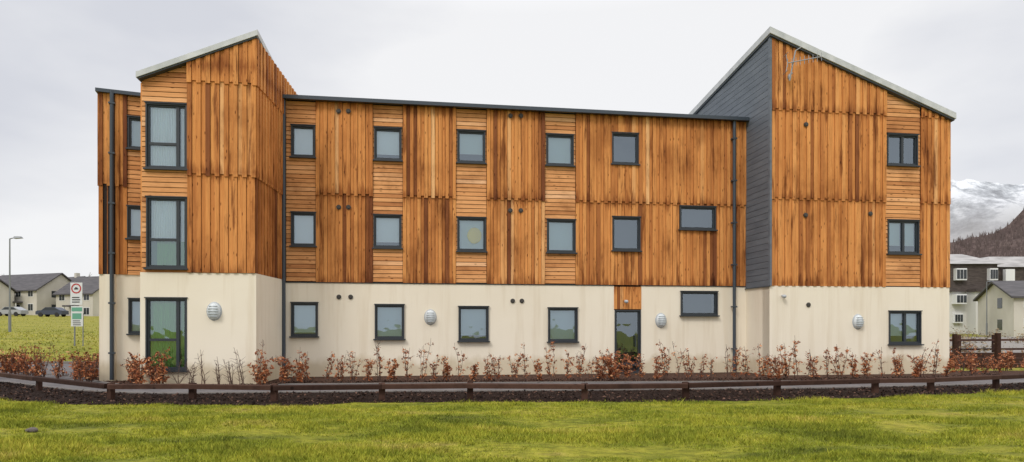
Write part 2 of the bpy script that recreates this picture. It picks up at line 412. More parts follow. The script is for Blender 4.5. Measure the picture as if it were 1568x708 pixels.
wv.obj('vertical_timber_cladding',M_wv,B); wh.obj('horizontal_timber_cladding',M_wh,B); core.obj('wall_core',M_core,B)
cream.obj('rendered_walls',M_cream,B); frame.obj('window_frames',M_frame,B); gl.obj('window_panes',M_glass,B,recalc=False)
dark.obj('room_interiors',M_dark,B,recalc=False); pipe.obj('gutters_and_downpipes',M_pipe,B); zinc.obj('roof_edges',M_zinc,B); lap.obj('slate_lap_cladding',M_lap,B)
for k,m in zip('bwgdny',(M_blind,M_blindw,M_curt,M_curtd,M_net,M_yel)):
    if bl[k].v: bl[k].obj({'b':'roller_blinds','w':'white_blinds','g':'green_curtains','d':'dark_curtains','n':'net_curtains','y':'paper_lampshade'}[k],m,B,recalc=False)

# ---- aerial
an=MB(); AE=empty('television_aerial')
def ap(px,py,w): 
    u,v=FR.uv(px,py,w); return FR.P(u,v,w)
base=ap(1209,118,.08)
an.tube(base,ap(1213,112,.4),.022); an.tube(ap(1209,124,.35),ap(1218,78,.45),.024)
b0=ap(1206,97,.4); b1=ap(1258,87,.75); an.tube(b0,b1,.016)
for i in range(9):
    p=b0.lerp(b1,i/8.); an.tube(p-Vector((0,0,.13)),p+Vector((0,0,.13)),.009,n=5)
an.tube(ap(1218,78,.45),ap(1226,73,.5),.014); 
for k in (-1,1):
    an.tube(b0+Vector((0,0,.0)),b0+Vector((-.05,0,k*.28)),.012); 
an.tube(b0+Vector((-.05,-.15,.28)),b0+Vector((-.05,.25,.28)),.010); an.tube(b0+Vector((-.05,-.15,-.28)),b0+Vector((-.05,.25,-.28)),.010)
an.ell(ap(1209,118,.25),Vector((.06,0,0)),Vector((0,.06,0)),Vector((0,0,.1)))
an.obj('aerial_elements',mat('aluminium',(.30,.31,.32),.5,.3),AE)

# ---------------- terrain ----------------
def ss(a,b,x): 
    t=np.clip((x-a)/(b-a),0,1); return t*t*(3-2*t)
def hgt(x,y):
    x=np.asarray(x,float); y=np.asarray(y,float)
    l=1-ss(-16,-11,x)
    left=.85*ss(27,35,y)+(.029+.00016*np.clip(-x-40,0,80))*np.clip(y-33,0,140)+.004*np.clip(y-173,0,4000)
    right=.012*np.clip(y-24,0,400)
    h=l*left+(1-l)*(right*1.0)
    bump_=.02*np.sin(x*1.7+y*.9)+.016*np.sin(x*.6-y*2.1+1)+.012*np.sin(x*3.3+2)*np.sin(y*2.7)
    h=h+bump_*(1-ss(10.8,12.6,y))
    return h
def fenceline(x):   # lawn / bark edge
    return np.interp(x,[-60,-13.9,-12,-9.2,-6.8,-4.2,-3.2,1,4,8,12.9,30],[40,17.0,14.3,13.0,12.95,12.8,13.35,13.45,13.5,14.2,15.8,22])
xs=np.concatenate([[-6000,-3000,-1500,-700,-350,-200,-140,-100,-75],np.arange(-60,-20,3),np.arange(-20,20.01,.25),np.arange(22,60,3),[75,100,140,200,350,700,1500,3000,6000]])
ys=np.concatenate([[-200,-80,-30,-10,0,3],np.arange(4,14.5,.25),np.arange(15,45,1),np.arange(48,120,6),[140,175,250,400,700,1200,2500,5000,8000]])
XX,YY=np.meshgrid(xs,ys); ZZ=hgt(XX,YY)
nx,ny=len(xs),len(ys)
g=MB(); vv=[(float(a),float(b),float(c)) for a,b,c in zip(XX.ravel(),YY.ravel(),ZZ.ravel())]
g.add(vv,[(j*nx+i,j*nx+i+1,(j+1)*nx+i+1,(j+1)*nx+i) for j in range(ny-1) for i in range(nx-1)])
def grassmat(name,blade=False,straw=False):
    m=mat(name,rough=.8,spec=.15)
    st=[(.34,(.12,.145,.018)),(.45,(.24,.27,.028)),(.56,(.36,.36,.040)),(.66,(.42,.36,.09)),(.76,(.27,.21,.09))]
    if straw: st=[(.3,(.17,.20,.03)),(.45,(.30,.31,.045)),(.6,(.40,.37,.07)),(.75,(.42,.34,.12)),(.9,(.3,.22,.1))]
    c=ramp(m,nz(m,coords(m,(.35,.8,.5)),1.,7.,.72),st)
    c=mulc(m,c,ramp(m,nz(m,coords(m,(5,8,5)),1.,4.,.7),[(.3,(.48,.50,.46)),(.6,(1.1,1.1,1.1))]))
    if blade:
        at=nd(m,'ShaderNodeAttribute',attribute_name='rnd')
        c=mulc(m,c,ramp(m,at.outputs['Fac'],[(0,(.55,.65,.52)),(.5,(1.05,1.05,1)),(.85,(1.3,1.2,1.25)),(1,(1.6,1.3,2.))]))
    else: c=mulc(m,c,(.8,.75,.75))
    lk(m,c,bsdf(m).inputs['Base Color'])
    if not blade: bump(m,nz(m,coords(m,(30,30,30)),1.,5.,.7),.8,.03)
    return m
go=g.obj('ground',grassmat('turf'),recalc=False,smooth=True)
def blademesh(name,x,y,z,hh,w,r,m):
    n=len(x); a=np.random.rand(n)*6.283
    lx=np.random.randn(n)*.5*hh; ly=np.random.randn(n)*.5*hh
    V=np.zeros((n,3,3)); 
    V[:,0]=np.stack([x-w*np.cos(a),y-w*np.sin(a),z],1); V[:,1]=np.stack([x+w*np.cos(a),y+w*np.sin(a),z],1); V[:,2]=np.stack([x+lx,y+ly,z+hh],1)
    me=bpy.data.meshes.new(name); me.vertices.add(n*3); me.vertices.foreach_set('co',V.ravel())
    me.loops.add(n*3); me.loops.foreach_set('vertex_index',np.arange(n*3)); me.polygons.add(n); me.polygons.foreach_set('loop_start',np.arange(n)*3)
    me.update(); me.validate()
    at=me.attributes.new('rnd','FLOAT','POINT'); at.data.foreach_set('value',np.repeat(r,3))
    me.materials.append(m); o=bpy.data.objects.new(name,me); scene.collection.objects.link(o)
def blades(N,name,ymin,ymax):
    t=np.random.rand(N*2); y=ymin*(ymax/ymin)**t*1.0
    x=(np.random.rand(N*2)*2-1)*(.88*y+1.5)
    pn=np.array([noise.noise(Vector((a*.55,b*.8,0)))+.5*noise.noise(Vector((a*2.3,b*2.9,3))) for a,b in zip(x,y)])
    keep=(y<fenceline(x)+.08*np.random.randn(N*2)+.06*np.sin(x*5)+.05*np.sin(x*13+1))&(np.random.rand(N*2)<.74+pn*.9); x=x[keep][:N];y=y[keep][:N]; pn=pn[keep][:N]
    n=len(x); z=hgt(x,y)-.004
    hh=(.022+.035*np.random.rand(n))*(1+1.5*np.clip(pn,-.5,.8)); hh[np.random.rand(n)<.012]*=1.9
    blademesh(name,x,y,z,hh,.0045+.004*np.random.rand(n),np.clip(np.random.rand(n)*.75+.1+.3*pn,0,1),grassmat('grass_blade',True))
blades(280000,'lawn_grass',6.2,17.)
# rough meadow on the rising ground to the left
n=26000; y=27.2+70*np.random.rand(n)**1.6; x=-(13+ (y*.86-10)*np.random.rand(n)); z=hgt(x,y)
blademesh('meadow_grass',x,y,z-.02,.04+.09*np.random.rand(n),.02+.0007*y,.3+.4*np.random.rand(n),grassmat('straw_blade',True,True))
mw=MB(); mx_=list(np.arange(-130,-12.9,1.3)); my_=list(np.concatenate([np.arange(27,46,1.),np.arange(48,109,6.)]))
mw.add([(float(a)+(.0),float(b),float(hgt(a,b))+.012+.02*(b>45)) for b in my_ for a in mx_],[(j*len(mx_)+i,j*len(mx_)+i+1,(j+1)*len(mx_)+i+1,(j+1)*len(mx_)+i) for j in range(len(my_)-1) for i in range(len(mx_)-1)])
mw.obj('meadow',grassmat('meadow_turf',False,True),recalc=False,smooth=True)

# surfaces laid on the ground
def strip(name,xsl,front,back,z,m,jit=0.):
    s=MB(); n=len(xsl); vs=[];
    for x in xsl:
        f=float(front(x))+(random.gauss(0,jit)); b=float(back(x))
        vs+= [(x,f,z),(x,b,z)]
    s.add(vs,[(2*i,2*i+2,2*i+3,2*i+1) for i in range(n-1)]); return s.obj(name,m,recalc=False)
X1=list(np.arange(-16,30.01,.12))
bark=mat('bark_mulch',rough=.95,spec=.1)
_c=ramp(bark,nz(bark,coords(bark,(14,14,14)),1.,6.,.75),[(.35,(.008,.005,.004)),(.55,(.03,.018,.014)),(.75,(.07,.042,.032))]); lk(bark,_c,bsdf(bark).inputs['Base Color']); bump(bark,nz(bark,coords(bark,(22,22,22)),1.,5.,.7),1.,.05)
pf=lambda x: np.interp(x,[-60,-14,-11,-8.5,-5,0,8,13,30],[40,17.9,15.9,15.0,15.4,15.7,16.4,17.4,24])
pb=lambda x: np.interp(x,[-60,-14,-11,-9.8,-6.9,-6.4,0,8,13,30],[44,20.2,17.5,16.65,16.7,17.4,17.9,18.4,19.0,26])
strip('bark_bed',X1,fenceline,lambda x:pf(x)+.05,.006,bark,.05)
bark2=mat('bark_planting_bed',rough=.95,spec=.1)
_c=ramp(bark2,nz(bark2,coords(bark2,(9,9,9)),1.,6.,.75),[(.35,(.03,.018,.013)),(.55,(.10,.055,.04)),(.75,(.2,.12,.09))]); lk(bark2,_c,bsdf(bark2).inputs['Base Color']); bump(bark2,nz(bark2,coords(bark2,(22,22,22)),1.,5.,.7),1.,.05)
strip('planting_bed',X1,lambda x:pb(x)-.02,lambda x:24.5 if x<-12 else 22.9,.006,bark2,.0)
asph=mat('asphalt',rough=.9,spec=.3)
_c=ramp(asph,nz(asph,coords(asph,(1.5,1.5,1.5)),1.,8.,.75),[(.3,(.085,.08,.083)),(.7,(.19,.175,.175))]); lk(asph,_c,bsdf(asph).inputs['Base Color']); bump(asph,nz(asph,coords(asph,(90,90,90)),1.,3.),.5,.008)
strip('footpath',X1,pf,pb,.010,asph)
cp=MB(); cp.add([(-60,19.5,.016),(-13.2,19.5,.016),(-12.6,24.2,.016),(-12.8,26.8,.016),(-60,26.8,.016)],[(0,1,2,3,4)]); cp.obj('road',asph,recalc=False)
kb=MB()
for off,fn in ((-.06,pf),(.0,pb)):
    for x in np.arange(-16,29.,.9):
        a=Vector((x,float(fn(x))+off,0)); b=Vector((x+.89,float(fn(x+.89))+off,0)); q=Vector((0,.06,0))
        kb.prism([a,b,b+q,a+q],[v+Vector((0,0,.035)) for v in (a,b,b+q,a+q)],R())
kb.box(-60,-13.,26.8,26.95,0,.12)
kb.obj('path_edging_kerb',mat('concrete_kerb',(.20,.18,.165),.9))
ch=MB()
for i in range(11000):
    x=U(-15,16); f=float(fenceline(x)); b=float(pf(x)); y=U(f-.14,b-.02)
    if R()<.3: y=U(float(pb(x)),float(pb(x))+1.2)
    c=Vector((x,y,.012+U(0,.02))); a=Vector((U(-1,1),U(-1,1),U(-.5,.5))).normalized()*U(.012,.035); b2=Vector((U(-1,1),U(-1,1),U(-.5,.5))).normalized()*U(.008,.02)
    ch.add([c-a-b2,c+a-b2,c+a+b2,c-a+b2],[(0,1,2,3)],R())
chm=mat('bark_chips',rough=.9,spec=.2); _a=nd(chm,'ShaderNodeAttribute',attribute_name='rnd'); lk(chm,ramp(chm,_a.outputs['Fac'],[(0,(.01,.006,.005)),(.7,(.05,.028,.02)),(1,(.18,.10,.07))]),bsdf(chm).inputs['Base Color'])
ch.obj('bark_chippings',chm,recalc=False)

# ---------------- knee rail fence ----------------
KF=empty('knee_rail_fence'); km=wood('fence_timber',[(0,(.035,.016,.011)),(1,(.085,.043,.03))],(8,8,8),(3,3,3),(2,2,2),(.6,.6,.6))
kp=MB(); kr=MB()
pts=[(-120,570),(-30,585),(60,598),(170,612),(295,612),(420,615),(585,613),(720,611.5),(895,613),(1050,611),(1190,606),(1340,602),(1425,600),(1525,595),(1640,589),(1790,582)]
P3=[]
for px,py in pts:
    Y=EYE*F/(py-500); P3.append(Vector(((px-784)/F*Y,Y,0)))
for i,p in enumerate(P3):
    d=(P3[min(i+1,len(P3)-1)]-P3[max(i-1,0)]).normalized(); q=Vector((-d.y,d.x,0)); hwx=.065
    b4=[p+d*a*hwx+q*b*.05 for a,b in ((-1,-1),(1,-1),(1,1),(-1,1))]
    kp.prism([v-Vector((0,0,.2)) for v in b4],[v+Vector((0,0,.37+U(-.01,.01))) for v in b4],R())
for i in range(len(P3)-1):
    a,b=P3[i],P3[i+1]; d=(b-a).normalized(); q=Vector((-d.y,d.x,0))
    a=a-d*.02-q*.10; b=b+d*.02-q*.10
    za,zb=.245+U(-.008,.008),.245+U(-.008,.008)
    def sec(p,z): return [p+q*x+Vector((0,0,z+y)) for x,y in ((-.045,0),(.045,0),(.045,.09),(.03,.11),(-.03,.11),(-.045,.09))]
    kr.prism(sec(a+d*.025,za),sec(b-d*.025,zb),R())
kp.obj('posts',km,KF); kr.obj('rails',km,KF)

# ---------------- beech hedge ----------------
st=MB(); lf=MB()
def sapling(x,y,h,dens,spread=.25,z0=0):
    for s in range(random.randint(2,4)):
        p=Vector((x+U(-.06,.06),y+U(-.06,.06),z0)); d=Vector((U(-.3,.3)*spread*3,U(-.3,.3)*spread*3,1)).normalized(); hh=h*U(.6,1)
        r=.013; n=6
        for k in range(n):
            q=p+d*(hh/n); st.tube(p,q,r,r*.82,n=4); r*=.82
            if k>0:
                for t in range(2):
                    td=Vector((U(-1,1),U(-1,1),U(.2,.9))).normalized(); e=p+td*U(.06,.22); st.tube(p,e,.0055,.0025,n=3)
                    for l in range(int(dens*U(2,8))):
                        c=p.lerp(e,U(.2,1.1))+Vector((U(-.04,.04),U(-.04,.04),U(-.05,.03)))
                        a=Vector((U(-1,1),U(-1,1),U(-1,.3))).normalized(); b=a.orthogonal().normalized().lerp(Vector((U(-1,1),U(-1,1),U(-1,1))).normalized(),.5)
                        L=U(.028,.055); W=L*.62
                        lf.add([c-a*L,c+b*W,c+a*L,c-b*W],[(0,1,2,3)],R())
            p=q; d=(d+Vector((U(-.2,.2),U(-.2,.2),.1))).normalized()
def hedge_y(x): return float(np.interp(x,[-16,-11,-10,-6.9,-6.2,0,8,15],[17.9,17.6,16.9,16.95,17.9,18.4,18.9,19.5]))
x=-10.4
while x<14.5:
    y=hedge_y(x)+U(-.2,.3)
    bare = (-8.9<x<-6.9)
    big=R()<.17
    sapling(x,y,U(.8,1.4) if not big else U(.8,1.05),(.12 if bare else (U(.45,1.7) if not big else 2.6)),.17 if not big else .4)
    x+=U(.25,.48)
for x,y in ((-6.7,17.0),(-6.3,17.4),(-5.9,17.7),(2.55,18.2),(2.9,18.3),(-9.3,16.6)): sapling(x,y,.85,2.6,.5)
for i in range(46):
    x=U(-17,-10.4); sapling(x,U(17.8,19.2) + max(0,(-x-12))*.6,U(.7,1.2),U(.5,1.5),.35)
for i in range(30):
    sapling(U(14.6,22),U(20,25),U(.6,1.0),U(.8,2.2),.45)
lm=mat('beech_leaf',rough=.7,spec=.2); _a=nd(lm,'ShaderNodeAttribute',attribute_name='rnd'); lk(lm,ramp(lm,_a.outputs['Fac'],[(0,(.11,.03,.015)),(.5,(.33,.10,.038)),(.85,(.50,.20,.08)),(1,(.62,.34,.18))]),bsdf(lm).inputs['Base Color'])
HG=empty('beech_hedge'); st.obj('stems',mat('sapling_bark',(.10,.055,.04),.8),HG,recalc=False); lf.obj('leaves',lm,HG,recalc=False)

# ---------------- surroundings, left ----------------
M_white=mat('white_render',(.58,.55,.50),.9); M_slate=mat('slate_roof',(.075,.07,.075),.8); M_winD=mat('distant_window',(.03,.035,.04),.15); M_wf=mat('white_frame',(.75,.75,.75),.5)
_n=nz(M_white,coords(M_white,(.5,.5,.3)),1.,5.); lk(M_white,ramp(M_white,_n,[(.3,(.46,.43,.37)),(.7,(.60,.56,.50))]),bsdf(M_white).inputs['Base Color'])
_n=nz(M_slate,coords(M_slate,(.8,.8,6)),1.,4.); lk(M_slate,ramp(M_slate,_n,[(.3,(.05,.046,.05)),(.7,(.10,.092,.096))]),bsdf(M_slate).inputs['Base Color'])
def house(name,cx,cy,w,dp_,he,hr,rot,z0,chim=True):
    E=empty(name); c,s=math.cos(rot),math.sin(rot)
    T=lambda x,y,z:(cx+x*c-y*s,cy+x*s+y*c,z0+z)
    wl=MB();rf=MB();wn=MB();wf=MB()
    h=w/2;q=dp_/2
    pr=lambda mb,x0,x1,y0,y1,z0_,z1_: mb.prism([T(x0,y0,z0_),T(x1,y0,z0_),T(x1,y1,z0_),T(x0,y1,z0_)],[T(x0,y0,z1_),T(x1,y0,z1_),T(x1,y1,z1_),T(x0,y1,z1_)])
    pr(wl,-h,h,-q,q,-1,he)
    wl.prism([T(-h,-q,he),T(-h,q,he),T(-h,0,hr-.05)],[T(h,-q,he),T(h,q,he),T(h,0,hr-.05)])
    o=.35
    for sg in (-1,1):
        rf.prism([T(-h-o,sg*(q+o),he-.15),T(-h-o,0,hr),T(-h-o,0,hr+.2),T(-h-o,sg*(q+o),he+.05)],[T(h+o,sg*(q+o),he-.15),T(h+o,0,hr),T(h+o,0,hr+.2),T(h+o,sg*(q+o),he+.05)])
    n=int(w/2.6)
    for i in range(n):
        x=-h+w*(i+.5)/n
        for z in (.95,3.3):
            if z+1.2>he+.1: continue
            if z<1 and i%2==1:
                pr(wf,x-.5,x+.5,-q-.03,-q+.05,0,2.1); pr(wn,x-.4,x+.4,-q-.05,-q,.1,2.0)
                pr(rf,x-1.1,x+1.1,-q-1.2,-q,2.3,2.55); pr(wf,x-1,x-.85,-q-1.1,-q-.95,0,2.3); pr(wf,x+.85,x+1,-q-1.1,-q-.95,0,2.3); continue
            pr(wf,x-.65,x+.65,-q-.03,-q+.05,z,z+1.25); pr(wn,x-.57,x-.04,-q-.05,-q,z+.08,z+1.17); pr(wn,x+.04,x+.57,-q-.05,-q,z+.08,z+1.17)
    for sg in (-1,1):
        for z in (1,3.3):
            if z+1.2<he+1: pr(wn,sg*h-.03,sg*h+.03,-1.6,-.6,z,z+1.1)
    if chim: pr(wl,h*.5-.4,h*.5+.4,-.35,.35,hr-.4,hr+.9)
    wl.obj('walls',M_white,E); rf.obj('roof',M_slate,E); wn.obj('windows',M_winD,E); wf.obj('frames_and_doors',M_wf,E)
def gz(x,y): return float(hgt(x,y))
for (px,Y,w,rot,dz) in ((48,112,15,-.35,-.2),(108,132,10,-.5,0),(148,108,8,-.3,-.6),(-70,106,18,-.4,-.3),(230,150,18,.2,0),(330,160,18,0.,0),(0,150,18,.1,.5)):
    x=(px-784)/F*Y; house('terraced_house',x,Y,w,8.,4.4,7.4,rot,gz(x,Y)-.3+dz,chim=(px in (108,230)))
tb=MB()
def baretree(x,y,z0,h):
    def br(p,d,L,r,lev):
        q=p+d*L; tb.tube(p,q,r,r*.65,n=4 if lev<2 else 3)
        if lev>=4: return
        for k in range(3 if lev<3 else 4):
            nd_=(d+Vector((U(-.8,.8),U(-.8,.8),U(-.1,.5)))).normalized(); br(p.lerp(q,U(.55,1)),nd_,L*U(.55,.8),r*.6,lev+1)
    br(Vector((x,y,z0)),Vector((0,0,1)),h*.3,h*.025,0)
for i in range(44):
    Y=U(165,210); px=U(-120,250); x=(px-784)/F*Y; baretree(x,Y,gz(x,Y)-.5,U(10,15))
for i in range(12):
    Y=U(95,140); px=U(1440,1640); x=(px-784)/F*Y; baretree(x,Y,gz(x,Y)-.5,U(6,9))
tb.obj('distant_trees',mat('bare_branches',(.15,.12,.10),.9),recalc=False)
def streetlamp(x,Y,H_,arm=.9):
    E=empty('street_lamp'); a=MB(); z0=gz(x,Y); a.tube((x,Y,z0),(x,Y,z0+1.4),.09,.09,10); a.tube((x,Y,z0+1.4),(x,Y,z0+H_),.06,.04,10)
    a.tube((x,Y,z0+H_),(x+arm*.5,Y-.1,z0+H_+.08),.035); b=MB()
    b.prism([(x+arm*.4,Y-.2,z0+H_+.0),(x+arm,Y-.2,z0+H_+.04),(x+arm,Y+.1,z0+H_+.04),(x+arm*.4,Y+.1,z0+H_)],[(x+arm*.45,Y-.15,z0+H_+.16),(x+arm*.9,Y-.15,z0+H_+.16),(x+arm*.9,Y+.05,z0+H_+.16),(x+arm*.45,Y+.05,z0+H_+.16)])
    m=mat('galvanised_steel',(.22,.23,.24),.5,.4); a.obj('column',m,E); b.obj('lantern',m,E)
x=(15-784)/F*45; streetlamp(x,45,zz(366,45)-gz(x,45))
x=(1511-784)/F*70; streetlamp(x,70,zz(432,70)-gz(x,70),.7)
# sign
S=empty('traffic_sign'); Y=32.; sx=(117-784)/F*Y; z0=gz(sx,Y)
fw=MB();fr_=MB();fk=MB();fg=MB();fp=MB()
fp.tube((sx-.12,Y+.05,z0),(sx-.12,Y+.05,zz(431,Y)),.035); fp.tube((sx+.3,Y+.05,z0),(sx+.3,Y+.05,zz(480,Y)),.025)
def pl(mb,px0,px1,py0,py1,off=0.,r=.5):
    a,b=(px0-784)/F*Y,(px1-784)/F*Y; mb.box(a,b,Y-.012-off,Y+.012-off*.5 if off==0 else Y-.0125,zz(py1,Y),zz(py0,Y),r)
pl(fw,108,126,433,467); pl(fw,109,127,469,500)
cx=(117-784)/F*Y; cz=zz(442,Y)
def disc(mb,r0,r1,y):
    n=28; 
    vs=[(cx+r*math.cos(2*math.pi*i/n),yy,cz+r*math.sin(2*math.pi*i/n)) for yy in (y,y+.006) for r in (r0,r1) for i in range(n)]
    mb.add(vs,[(i,(i+1)%n,n+(i+1)%n,n+i) for i in range(n)]+[(n+i,n+(i+1)%n,3*n+(i+1)%n,3*n+i) for i in range(n)])
disc(fr_,.19,.25,Y-.022)
fk.box(cx-.1,cx+.1,Y-.022,Y-.014,cz-.05,cz+.01); fk.box(cx-.055,cx+.055,Y-.022,Y-.014,cz+.012,cz+.06)
for py in (455,458.5,462): pl(fk,110.5+U(0,1),123.5-U(0,2),py,py+1.6,.008)
pl(fg,110,126,471,477,.008); pl(fg,111,125,480,489,.008)
for py in (491,494,497): pl(fk,111+U(0,1),124-U(0,3),py,py+1.2,.008)
fw.obj('plates',mat('sign_white',(.66,.68,.69),.4),S); fr_.obj('red_ring',mat('sign_red',(.45,.03,.03),.4),S,recalc=False); fk.obj('legend',mat('sign_black',(.03,.03,.03),.5),S); fg.obj('green_panels',mat('sign_green',(.12,.34,.24),.5),S); fp.obj('posts',mat('sign_post',(.2,.21,.22),.5),S)
# parked cars far left
def car(px,Y,col):
    C=empty('parked_car'); x=(px-784)/F*Y; z0=gz(x,Y)+.02
    cb=MB(); prof=[(-2,.35),(-2,.8),(-1.7,.95),(-1.1,1.0),(-.5,1.45),(.9,1.45),(1.7,1.0),(2.0,.9),(2.0,.35)]
    cb.prism([(x+a,Y-.8,z0+b) for a,b in prof],[(x+a,Y+.8,z0+b) for a,b in prof]); cb.obj('body',mat('car_paint',col,.25),C)
    cg=MB(); wp=[(-.95,1.0),(-.45,1.38),(.85,1.38),(1.4,1.0)]; cg.prism([(x+a,Y-.81,z0+b) for a,b in wp],[(x+a,Y+.81,z0+b) for a,b in wp]); cg.obj('windows',M_winD,C)
    cw=MB()
    for a in (-1.25,1.25):
        for b in (-.82,.62): cw.tube((x+a,Y+b,z0+.33),(x+a,Y+b+.2,z0+.33),.33,n=16)
    cw.obj('wheels',mat('tyre',(.02,.02,.02),.8),C)
car(80,98,(.05,.06,.09)); car(18,99,(.35,.36,.38))

# ---------------- surroundings, right ----------------
M_tile=mat('brown_tile_hanging',(.075,.048,.04),.85); _n=nz(M_tile,coords(M_tile,(2,2,8)),1.,4.); lk(M_tile,ramp(M_tile,_n,[(.3,(.045,.034,.03)),(.7,(.10,.078,.068))]),bsdf(M_tile).inputs['Base Color'])
M_lroof=mat('pale_roof',(.42,.41,.40),.8)
_n=nz(M_lroof,coords(M_lroof,(.6,.6,4)),1.,4.); lk(M_lroof,ramp(M_lroof,_n,[(.3,(.24,.23,.225)),(.7,(.42,.405,.395))]),bsdf(M_lroof).inputs['Base Color'])
M_w2=mat('white_painted_wall',(.62,.61,.58),.9)
E=empty('flats_building'); Y=80.
w1=MB();w2=MB();w3=MB();w4=MB();w5=MB()
def bx(mb,px0,px1,py0,py1,d0,d1,dep=None):
    a,b=(px0-784)/F*Y,(px1-784)/F*Y; mb.box(a,b,Y-d0,Y-d1,zz(py1,Y),zz(py0,Y))
bx(w1,1425,1524,447,520,0,-10); bx(w2,1425,1524,404,447,.35,-10.2)
bx(w1,1524,1660,442,520,-1.5,-10); bx(w2,1524,1660,406,442,-1.2,-10.1)
bx(w1,1480,1506,446,520,1.6,.0)
def hip(a0,b0,ya,yb,d):
    a,b=(a0-784)/F*Y,(b0-784)/F*Y
    w3.prism([(a,Y-d,zz(ya,Y)),(b,Y-d,zz(ya,Y)),(b,Y+11,zz(ya,Y)),(a,Y+11,zz(ya,Y))],[(a+2,Y+4,zz(yb,Y)),(b-2,Y+4,zz(yb,Y)),(b-2,Y+6,zz(yb,Y)),(a+2,Y+6,zz(yb,Y))])
hip(1418,1532,405,384,.8); hip(1526,1668,408,388,-.8)
def bay(px,t,bt,wd,d):
    bx(w4,px-wd,px+wd,t,bt,d,-.3)
    for k in (-1,0,1): bx(w5,px+k*wd*.64-wd*.26,px+k*wd*.64+wd*.26,t+2,bt-2,d+.04,d-.04)
for px,wd,d in ((1465,8,.9),(1514,6,.9),(1550,7,-.8),(1590,8,-.8)):
    bay(px,412,430,wd,d); bay(px,451,466,wd,d if wd==8 else .4); bay(px,480,495,wd*.8,d-.5 if d>0 else -1.2)
bx(w2,1478,1508,444,448,1.9,.36)
w1.obj('walls',M_w2,E); w2.obj('tile_hanging',M_tile,E); w3.obj('roof',M_lroof,E); w4.obj('bay_windows',M_wf,E); w5.obj('window_glass',M_winD,E)
x=(1598-784)/F*68; house('white_house',x,68,9,8,4.4,6.1,-.25,gz(x,68)-.3,False)
PF=empty('post_and_rail_fence'); q=MB()
for i in range(14):
    x=16+i*1.9; y=30+i*.3; z=gz(x,y); q.box(x-.06,x+.06,y-.06,y+.06,z-.2,z+1.1,R())
    for zh in (.35,.8):
        q.prism([(x,y-.085,z+zh),(x+1.9,y+.215,z+zh),(x+1.9,y+.26,z+zh),(x,y-.062,z+zh)],[(x,y-.085,z+zh+.1),(x+1.9,y+.215,z+zh+.1),(x+1.9,y+.26,z+zh+.1),(x,y-.062,z+zh+.1)],R())
x=(1527-784)/F*24; q.box(x-.07,x+.07,23.9,24.05,-.1,1.35,.3); x=(1461-784)/F*25; q.box(x-.06,x+.06,24.9,25.03,-.1,1.3,.3)
q.obj('posts_and_rails',km,PF)
W=MB(); 
for i in range(3): W.box(15.6,34,24.5+i*1.2,24.7+i*1.2,-.1,.16+.16*i)
W.obj('timber_sleeper_wall',km)
gp=MB(); gp.add([(15.5,28.5,.30),(40,28.5,.30),(60,60,.62),(24,60,.62)],[(0,1,2,3)]); gp.obj('gravel_yard',mat('gravel',(.22,.2,.18),.95),recalc=False)
sb=MB()
for i in range(110):
    cx=U(18,50); cy=U(28,58); z=gz(cx,cy); rad=U(.5,1.0)
    for k in range(100):
        dv=Vector((random.gauss(0,.5),random.gauss(0,.5),abs(random.gauss(0,.5))))*rad; c=Vector((cx,cy,z+.1))+dv
        a=Vector((U(-1,1),U(-1,1),U(-1,1))).normalized()*U(.05,.12); b=a.orthogonal().normalized()*.04
        sb.add([c-a,c+b,c+a,c-b],[(0,1,2,3)],R())
sm=mat('scrub_leaf',rough=.8); _a=nd(sm,'ShaderNodeAttribute',attribute_name='rnd'); lk(sm,ramp(sm,_a.outputs['Fac'],[(0,(.04,.03,.015)),(.5,(.15,.10,.045)),(1,(.30,.22,.12))]),bsdf(sm).inputs['Base Color'])
sb.obj('scrub_bushes',sm,recalc=False)
def ridge(name,Y0,Y1,pxs,pys,m,rough,nxs=160,nys=26,zb=-5):
    s=MB(); vs=[]
    for j in range(nys):
        t=j/(nys-1); Y=Y0+(Y1-Y0)*t
        for i in range(nxs):
            px=pxs[0]+(pxs[-1]-pxs[0])*i/(nxs-1); top=np.interp(px,pxs,pys); ztop=zz(top,Y1)
            X=(px-784)/F*Y1*(0.88+.12*t)
            z=zb+(ztop-zb)*(t**.85)+rough*noise.fractal(Vector((X,Y,0))*(6/(Y1)*1.6),.9,2.1,6)*(.3+.7*math.sin(math.pi*min(1,t*.55+.1)))
            vs.append((X,Y,z))
    s.add(vs,[(j*nxs+i,j*nxs+i+1,(j+1)*nxs+i+1,(j+1)*nxs+i) for j in range(nys-1) for i in range(nxs-1)])
    return s.obj(name,m,recalc=False,smooth=True)
ms=mat('snowy_mountain',rough=.95,spec=.05)
_a=nz(ms,coords(ms,(.006,.006,.009)),1.,10.,.7); c=ramp(ms,_a,[(.38,(.22,.23,.25)),(.48,(.40,.42,.45)),(.56,(.66,.68,.71))])
tc=nd(ms,'ShaderNodeTexCoord'); sp=nd(ms,'ShaderNodeSeparateXYZ'); lk(ms,tc.outputs['Object'],sp.inputs[0]); mr=nd(ms,'ShaderNodeMapRange'); mr.inputs[1].default_value=350; mr.inputs[2].default_value=700; lk(ms,sp.outputs[2],mr.inputs[0])
c=mulc(ms,(.28,.27,.27),c,mr.outputs[0],'MIX'); lk(ms,c,bsdf(ms).inputs['Base Color'])
ridge('snowy_mountain',2300,3200,[1330,1400,1450,1480,1520,1550,1600,1700,1900],[470,330,283,276,283,290,283,262,300],ms,60)
mh=mat('wooded_hill_side',rough=.95,spec=.05); c=ramp(mh,nz(mh,coords(mh,(.09,.09,.09)),1.,8.,.8),[(.35,(.05,.036,.034)),(.5,(.10,.072,.065)),(.7,(.16,.125,.11))]); lk(mh,c,bsdf(mh).inputs['Base Color'])
HPX=[1300,1400,1452,1480,1520,1545,1568,1640,1900]; HPY=[440,405,376,366,360,347,322,270,200]
